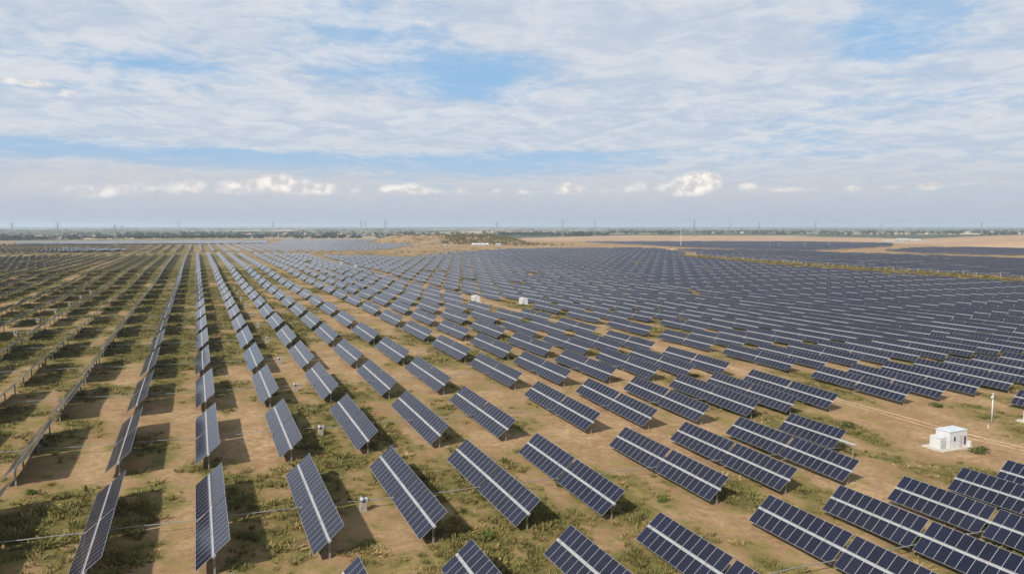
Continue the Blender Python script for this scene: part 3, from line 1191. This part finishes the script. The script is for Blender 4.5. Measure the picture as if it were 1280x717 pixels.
def tufts():
    rs = np.random.default_rng(5)
    Vs, Fs, Ts = [], [], []
    n_try = 150000
    aa = YAW + rs.uniform(R(-42), R(42), n_try)
    d = 45 + (620 - 45) * rs.uniform(0, 1, n_try) ** 1.15
    x, y = d * np.sin(aa), d * np.cos(aa)
    c = grass_cover(x, y)
    keep = rs.uniform(0, 1, n_try) < np.clip((c - 0.44) * 1.1, 0, 0.42)
    x, y, c, d = x[keep], y[keep], c[keep], d[keep]
    z = ground(x, y)
    n = len(x)
    nb = 26
    grow = 1 + np.clip((d - 150) / 350, 0, 1.2)
    rad = grow * rs.uniform(0.22, 0.75, n) * (0.7 + 0.9 * c) * np.where(rs.uniform(0, 1, n) < 0.08, 1.9, 1.0)
    ht = rs.uniform(0.18, 0.50, n) * (0.6 + 0.9 * c) * np.where(rs.uniform(0, 1, n) < 0.08, 1.7, 1.0)
    th = rs.uniform(0, 2 * np.pi, (n, nb))
    rr = np.sqrt(rs.uniform(0.0, 1.0, (n, nb))) * rad[:, None]
    bx, by = x[:, None] + np.cos(th) * rr * 0.8, y[:, None] + np.sin(th) * rr * 0.8
    bw = rad[:, None] * rs.uniform(0.05, 0.13, (n, nb))
    tx, ty = bx + np.cos(th) * rr * 0.5, by + np.sin(th) * rr * 0.5
    tz = z[:, None] + ht[:, None] * rs.uniform(0.5, 1.0, (n, nb))
    ph = rs.uniform(0, 2 * np.pi, (n, nb))
    px_, py_ = np.cos(ph) * bw, np.sin(ph) * bw
    zz = np.broadcast_to(z[:, None], bx.shape) - 0.03
    V = np.stack([np.stack([bx - px_, by - py_, zz], -1), np.stack([bx + px_, by + py_, zz], -1),
                  np.stack([tx + px_ * .7, ty + py_ * .7, tz], -1), np.stack([tx - px_ * .7, ty - py_ * .7, tz * 1.0], -1)], 2).reshape(-1, 3)
    F = np.arange(len(V)).reshape(-1, 4)
    pal = np.array([(0.160, 0.134, 0.044), (0.225, 0.166, 0.068), (0.118, 0.112, 0.036), (0.265, 0.195, 0.092), (0.145, 0.130, 0.042)])
    ti = rs.integers(0, len(pal), n)
    ti = np.where((c > 0.62) & (rs.uniform(0, 1, n) < 0.6), rs.choice([0, 2, 4], n), ti)
    T = np.repeat((pal[ti] * rs.uniform(0.8, 1.2, (n, 1)))[:, None], nb * 4, 1).reshape(-1, 3)
    o = mesh_np('grass', V, F, M['leaf'], tint=T)
    tag(o, 'tufts of olive and straw coloured grass and low scrub on the sand between trackers', 'grass', kind='stuff')


tufts()


def clump_mass(name, pts, label, cat, ca, cb, seed, leaf=0.5, n=60):
    """pts: x, y, width, height -> leafy clumps gathered in one mesh"""
    rs = np.random.default_rng(seed)
    Vs, Fs, Ts, off = [], [], [], 0
    for (x, y, w_, h_) in pts:
        V, F, T = leaf_cloud(n, w_ / 2, w_ / 2, h_ / 2, leaf * h_, ca, cb, rs, clumps=5)
        V = V + np.array([x, y, gz(x, y) - 0.1])
        Vs.append(V)
        Fs.append(F + off)
        Ts.append(T * rs.uniform(0.75, 1.25))
        off += len(V)
    o = mesh_np(name, np.concatenate(Vs), np.concatenate(Fs), M['leaf'], tint=np.concatenate(Ts))
    tag(o, label, cat, kind='stuff')
    return o


rs = np.random.default_rng(77)
hedge = []
for y in np.arange(290, 835, 1.7):
    x = float(np.interp(y, [250, 420, 600, 800, 860], [600, 604, 610, 628, 640]))
    for k in range(4):
        hedge.append((x + rs.normal(-6, 11), y + rs.normal(0, 1.5), rs.uniform(1.5, 4.5), rs.uniform(0.8, 3.4)))
clump_mass('scrub_hedge', hedge, 'ragged olive and brown scrub growing between the far row of posts', 'scrub', (0.10, 0.085, 0.03), (0.24, 0.185, 0.065), 12, 0.35, 26)

scat = []
for k in range(260):
    u, dist = rs.uniform(360, 900), rs.uniform(960, 1500)
    x, y = dist * math.sin(px_az(u)), dist * math.cos(px_az(u))
    if y < far_edge(x) + 25 or in_poly(x, y, [(90, 1060), (250, 1140), (400, 1420), (520, 2020), (100, 2000)]):
        continue
    w_ = rs.uniform(1.5, 5.0)
    scat.append((x, y, w_, w_ * rs.uniform(0.4, 0.7)))
clump_mass('steppe_scrub', scat, 'scattered brown and olive bushes on the tan strip beyond the field', 'scrub', (0.055, 0.045, 0.02), (0.13, 0.10, 0.04), 13, 0.3, 30)

# ------------------------------------------------------------------ mound, dunes
M['mound'] = pmat('dry_mound', (0.18, 0.125, 0.070), 0.95, var=0.3, vscale=0.03, bump=0.4, bscale=0.15, spec=0.1)
M['dune'] = pmat('orange_sand', (0.28, 0.19, 0.122), 0.95, var=0.12, vscale=0.006, bump=0.5, bscale=0.03, spec=0.1)


def relief(name, nx, ny, fn, mat):
    """height sheet fn(i, j in 0..1) -> x, y, height above the ground"""
    i, j = np.meshgrid(np.linspace(0, 1, nx), np.linspace(0, 1, ny), indexing='ij')
    x, y, h = fn(i, j)
    V = np.stack([x, y, ground(x, y) + h], -1).reshape(-1, 3)
    a, b = np.meshgrid(np.arange(nx - 1), np.arange(ny - 1), indexing='ij')
    F = np.stack([a * ny + b, (a + 1) * ny + b, (a + 1) * ny + b + 1, a * ny + b + 1], -1).reshape(-1, 4)
    o = mesh_np(name, V, F, mat)
    o.data.polygons.foreach_set('use_smooth', np.ones(len(F), bool))
    tag(o, kind='structure')
    return o


MC = Vector((530.0, 1600.0))
MAJ = Vector((CY, -SY))          # across the view
MIN = Vector((SY, CY))


def mound_h(a, b):
    """a across, b along the view, metres from the mound's centre"""
    e1 = np.exp(-((a + 62) / 105.0) ** 4 - (b / 90.0) ** 4) * 19.5
    e2 = np.exp(-((a - 72) / 95.0) ** 4 - (b / 90.0) ** 4) * 19.5
    e = np.maximum(e1, e2) + 2.0 * np.minimum(e1, e2) / 15
    return e * (0.75 + 0.5 * fbm(a / 30.0, b / 30.0, 3, 4)) - 1.2


def mound_fn(i, j):
    a, b = (i - 0.5) * 480, (j - 0.5) * 320
    return MC.x + MAJ.x * a + MIN.x * b, MC.y + MAJ.y * a + MIN.y * b, mound_h(a, b)


relief('hill', 110, 70, mound_fn, M['mound'])
rs = np.random.default_rng(19)
Vs, Fs, Ts, off = [], [], [], 0
for k in range(2100):
    a = rs.normal(48, 85) if k % 3 else rs.uniform(-200, 160)
    b = rs.uniform(-110, 40)
    h = float(mound_h(np.array(a), np.array(b)))
    if a < -5 and rs.random() < 0.5:
        continue
    x, y = MC.x + MAJ.x * a + MIN.x * b, MC.y + MAJ.y * a + MIN.y * b
    w_ = rs.uniform(1.5, 6.0) * (1.0 if a > 0 else 0.5)
    V, F, T = leaf_cloud(40, w_ / 2, w_ / 2, w_ * rs.uniform(.25, .5), 0.3 * w_, (0.105, 0.095, 0.036), (0.20, 0.155, 0.065), rs, clumps=4)
    Vs.append(V + np.array([x, y, gz(x, y) + max(h, 0) - 0.3]))
    Fs.append(F + off)
    Ts.append(T)
    off += len(V)
tag(mesh_np('scrub', np.concatenate(Vs), np.concatenate(Fs), M['leaf'], tint=np.concatenate(Ts)),
    'olive scrub covering the low sandy mound in mid distance', 'scrub', kind='stuff')


def dune_fn(i, j):
    u = 640 + i * 760
    d0 = np.interp(u, [640, 760, 900, 1115, 1180, 1280, 1400], [2000, 2000, 2010, 1960, 1760, 1720, 1720])
    d1 = np.interp(u, [640, 760, 900, 1000, 1150, 1280, 1400], [2500, 2900, 3000, 2900, 2500, 2700, 2700])
    aa = YAW + np.arctan((u - 640) / FPX)
    d = d0 + (d1 - d0) * j
    x, y = d * np.sin(aa), d * np.cos(aa)
    env = np.sin(np.pi * np.clip(j, 0, 1)) ** 0.6 * np.clip(i * 6, 0, 1)
    h = env * (2.0 + 12.0 * (fbm(x / 330.0, y / 330.0, 41, 3) - 0.28) + np.interp(u, [900, 1150, 1230, 1280, 1400], [2, 0, 7, 11, 12])) - 0.5
    return x, y, h


relief('sand_dunes', 220, 40, dune_fn, M['dune'])


# ------------------------------------------------------------------ pylons and poles
def make_pylon(h):
    root_ = empty('pylon', (0, 0, 0))
    mb_ = MB()
    wb, wt = h * 0.16, h * 0.028
    t = 0.22

    def half(z):
        return (wb + (wt - wb) * min(1, z / (h * 0.72))) / 2 if z < h * 0.72 else wt / 2
    levels = [0, 0.16, 0.31, 0.44, 0.55, 0.64, 0.72, 0.80, 0.88, 0.95]
    for sx in (-1, 1):
        for sy in (-1, 1):
            mb_.tube([(sx * half(z * h), sy * half(z * h), z * h) for z in levels] + [(0, 0, h)], t, 4, r2=t * 0.7)
    for z0, z1 in zip(levels[:-1], levels[1:]):
        a, b = half(z0 * h), half(z1 * h)
        for s in (-1, 1):
            for f in (-1, 1):
                mb_.tube([(f * a, s * a, z0 * h), (-f * b, s * b, z1 * h)], t * 0.5, 3)
                mb_.tube([(s * a, f * a, z0 * h), (s * b, -f * b, z1 * h)], t * 0.5, 3)
    mb_.build('lattice_mast', M['pylon'], root_)
    for z, w_ in ((0.70, 0.17), (0.80, 0.21), (0.90, 0.15)):
        mb_ = MB()
        for s in (-1, 1):
            mb_.tube([(s * half(z * h), 0, z * h), (s * w_ * h, 0, z * h + 0.4)], t * 0.8, 4)
            mb_.tube([(s * half(z * h), 0, (z + 0.045) * h), (s * w_ * h, 0, z * h + 0.4)], t * 0.6, 4)
            mb_.tube([(s * w_ * h, 0, z * h + 0.4), (s * w_ * h, 0, z * h - 2.0)], 0.12, 4)
        mb_.build('cross_arm', M['pylon'], root_)
    return root_


pyl = None
PH = 42.0
PYL = [(17, 278, 2900), (74, 277, 2300), (145, 280, 1500), (154, 281, 3000), (225, 276.5, 2600), (342, 277, 2700), (452, 275, 2700), (458, 277, 3600), (482, 274.5, 2500),
       (621, 276.5, 2400), (703, 273, 2600), (743, 273, 2800), (867, 274, 2500), (948, 277, 2600), (1018, 276, 3000), (912, 278, 4000), (1225, 277, 4200), (1100, 278, 4600)]
for k, (u, v, dist) in enumerate(sorted(PYL)):
    aa = px_az(u)
    x, y = dist * math.sin(aa), dist * math.cos(aa)
    z = gz(x, y)
    # height from the sight line over its top
    dep = dist * math.cos(aa - YAW)
    top = CAMZ + (282 - v) / FPX * dep
    h = max(24.0, top - z)
    if pyl is None:
        pyl = make_pylon(PH)
        o = pyl
    else:
        o = copy_tree(pyl)
    o.location = (x, y, z)
    s = h / PH
    o.scale = (s, s, s)
    o.rotation_euler = (0, 0, rng.uniform(-0.5, 0.5) - aa)
    tag(o, f"grey lattice power pylon on the horizon, {ordinal(k + 1)} pylon from the photo's left edge", 'pylon', 'power pylons on the horizon')


def pole(u, v, top_v, r, label, mat='white_paint', lamp=False):
    p_ = at(u, v)
    dep = (p_.x * SY + p_.y * CY)
    h = CAMZ + (282 - top_v) / FPX * dep - p_.z
    root_ = empty('pole', p_)
    m_ = MB()
    m_.tube([(0, 0, -0.3), (0, 0, h)], r, 8, r2=r * 0.6)
    m_.build('mast', M[mat], root_)
    m_ = MB()
    m_.box((0, 0, h + 0.15), (r * 4, r * 4, 0.5), taper=0.7)
    m_.build('top_cap', M['grey_paint'], root_)
    tag(root_, label, 'pole')


pole(851, 308.5, 278, 0.55, 'tall slender white mast in front of the dark panels right of centre')
pole(616, 303.5, 292, 0.35, 'pale pole at the foot of the scrubby mound', 'post_paint')
pole(486, 333.5, 329, 0.2, 'short white mast beside a tiny inverter cabin')
pole(57, 314, 305, 0.25, 'thin pole at the left end of the pale panel strip', 'grey_paint')
pole(826, 313, 309, 0.25, 'short pale pole left of the tall white mast', 'post_paint')
for k, (u, v, tv) in enumerate([(962, 310, 301), (974, 310, 303), (1006, 310.5, 303), (1036, 308.5, 302), (1066, 307.5, 301)]):
    pole(u, v, tv, 0.3, f"{ordinal(k + 1)} from left of the thin grey poles along the dark panel strip", 'grey_paint')
pole(596, 291.5, 281, 0.3, 'dark mast beside the hut on top of the mound', 'pylon')

# ------------------------------------------------------------------ buildings in the distance
def shed(name, u, v, w_, d_, h_, label, cat, group=None, roof='white_paint', wall='house_wall', rz=None, lift=0.0, ridge=0.25, doors=2):
    p_ = at(u, v)
    a = (px_az(u)) if rz is None else rz
    root_ = empty(name, p_ + Vector((0, 0, lift)), -a)
    m_ = MB()
    m_.box((0, 0, h_ / 2 - 0.3), (w_, d_, h_ + 0.6))
    m_.build('wall', M[wall], root_)
    m_ = MB()
    hw, hd, rh = w_ / 2 + 0.4, d_ / 2 + 0.4, h_ * ridge
    a0, a1, b0, b1 = Vector((-hw, -hd, h_ + .02)), Vector((hw, -hd, h_ + .02)), Vector((-hw, hd, h_ + .02)), Vector((hw, hd, h_ + .02))
    c0, c1 = Vector((-hw, 0, h_ + rh)), Vector((hw, 0, h_ + rh))
    m_.quad((a0, a1, c1, c0))
    m_.quad((b1, b0, c0, c1))
    m_.quad((a1, b1, c1))
    m_.quad((b0, a0, c0))
    m_.quad((a0, b0, b1, a1))
    m_.build('roof', M[roof], root_)
    for k in range(doors):
        m_ = MB()
        m_.box(((k + 0.5) / doors * w_ - w_ / 2, -d_ / 2 - 0.05, h_ * 0.45), (min(2.2, w_ / doors * 0.45), 0.12, h_ * 0.55))
        m_.build('window', M['dark'], root_)
    tag(root_, label, cat, group)
    return root_


for k, u in enumerate((592, 597.5, 603, 608.5)):
    shed('white_tent', u, 306.9, 7.5, 6.0, 3.0, f"{ordinal(k + 1)} from left of four white roofed tents below the mound", 'tent', 'white tents below the mound', ridge=0.7, doors=1)
shed('white_shed', 623, 307, 11, 6, 3.6, 'single white shed right of the four tents below the mound', 'shed', doors=2)
shed('white_shed', 556, 307, 9, 5, 2.6, 'small pale shed at the left foot of the mound', 'shed', wall='concrete', doors=2)
shed('lookout_hut', 591, 297.0, 7, 5, 5.0, 'small dark hut on top of the scrubby mound', 'hut', roof='wood', wall='wood', lift=11.5, doors=1)
for (u, v, w_, h_, lab) in [(1112, 303.5, 30, 7, 'leftmost low white building of the substation row below the dunes'),
                            (1128, 303.8, 28, 11, 'tall white block in the substation row below the dunes'),
                            (1141, 303.8, 32, 10, 'long white block right of the tallest one below the dunes'),
                            (1165, 303.8, 55, 6, 'very long low white building at the right of the substation row'),
                            (1189, 304.3, 26, 6, 'separate white building right of the substation row'),
                            (1203, 304.6, 32, 4, 'low white shed farthest right below the dunes')]:
    shed('white_building', u, v, w_, 12, h_, lab, 'building', 'white buildings below the dunes', ridge=0.06, doors=5)
for k, (u, v) in enumerate([(971, 309), (990, 309.2), (1009, 309), (1028, 308.5), (1047, 307.5)]):
    shed('white_cabin', u, v, 4.5, 3, 2.8, f"{ordinal(k + 1)} from left of the white specks of cabins at the edge of the dark strip", 'cabin', 'white cabins along the dark strip', ridge=0.1, doors=1)

hs = np.random.default_rng(8)
hp = None
for k in range(46):
    u = hs.uniform(25, 235) if k < 16 else (hs.uniform(310, 570) if k < 32 else hs.uniform(880, 1280))
    dist = hs.uniform(2500, 3300) if k < 32 else hs.uniform(3800, 5200)
    aa = px_az(u)
    x, y = dist * math.sin(aa), dist * math.cos(aa)
    if hp is None:
        hp = shed('village_house', 100, 296, 11, 8, 4.5, 'x', 'house', doors=3, ridge=0.35, roof='house_roof')
        o = hp
    else:
        o = copy_tree(hp)
    o.location = (x, y, gz(x, y) + 2.0)
    o.rotation_euler = (0, 0, hs.uniform(0, 3.1))
    s = hs.uniform(0.9, 1.7)
    o.scale = (s * 1.3, s, s)
    tag(o, 'small whitish house among the dark trees near the horizon', 'house', 'houses among the far trees')

# ------------------------------------------------------------------ far tree belts
rs = np.random.default_rng(4)
belt = []
for k in range(2100):
    q = rs.random()
    if q < 0.42:
        u, dist = rs.uniform(-60, 560), rs.uniform(2450, 2900)
    elif q < 0.6:
        u, dist = rs.uniform(-60, 640), rs.uniform(2900, 4200)
    elif q < 0.72:
        u, dist = rs.uniform(620, 760), rs.uniform(2900, 3500)
    else:
        u, dist = rs.uniform(760, 1340), rs.uniform(3500, 5200)
    if vnoise(np.array(u / 22.0), np.array(dist / 260.0), 6) < 0.34:
        continue
    aa = px_az(u)
    s = rs.uniform(0.7, 1.35) * (1.0 if dist < 3000 else 1.3)
    belt.append((dist * math.sin(aa), dist * math.cos(aa), 15 * s, 10 * s))
for k in range(900):
    u, dist = rs.uniform(-60, 1340), rs.uniform(5000, 11000)
    if vnoise(np.array(u / 60.0), np.array(dist / 700.0), 16) < 0.36:
        continue
    aa = px_az(u)
    belt.append((dist * math.sin(aa), dist * math.cos(aa), 60 * rs.uniform(.7, 1.5), 13 * rs.uniform(.7, 1.3)))
clump_mass('treeline', belt, 'dark green belts of distant trees along the horizon', 'trees', (0.020, 0.030, 0.018), (0.045, 0.056, 0.028), 15, 0.34, 24)

# ------------------------------------------------------------------ air
HAZE_DENSITY = 7.5e-5
hm = bpy.data.materials.new('haze')
hm.use_nodes = True
t = NT(hm.node_tree)
pv = t.n('ShaderNodeVolumePrincipled')
pv.inputs['Color'].default_value = (0.74, 0.86, 1.0, 1)
pv.inputs['Density'].default_value = HAZE_DENSITY
pv.inputs['Anisotropy'].default_value = 0.2
o_ = t.n('ShaderNodeOutputMaterial')
t.link(pv.outputs[0], o_.inputs['Volume'])
mb = MB()
mb.box((0, 0, 18.5), (184000, 184000, 64.0 + 0))
hzo = mb.build('haze', hm)
zmin = float(gv[:, 2].min())
hzo.scale.z = (92.0 - (zmin - 1)) / 64.0
hzo.location.z = (92.0 + zmin - 1) / 2 - 18.5 * hzo.scale.z
tag(hzo, kind='stuff')
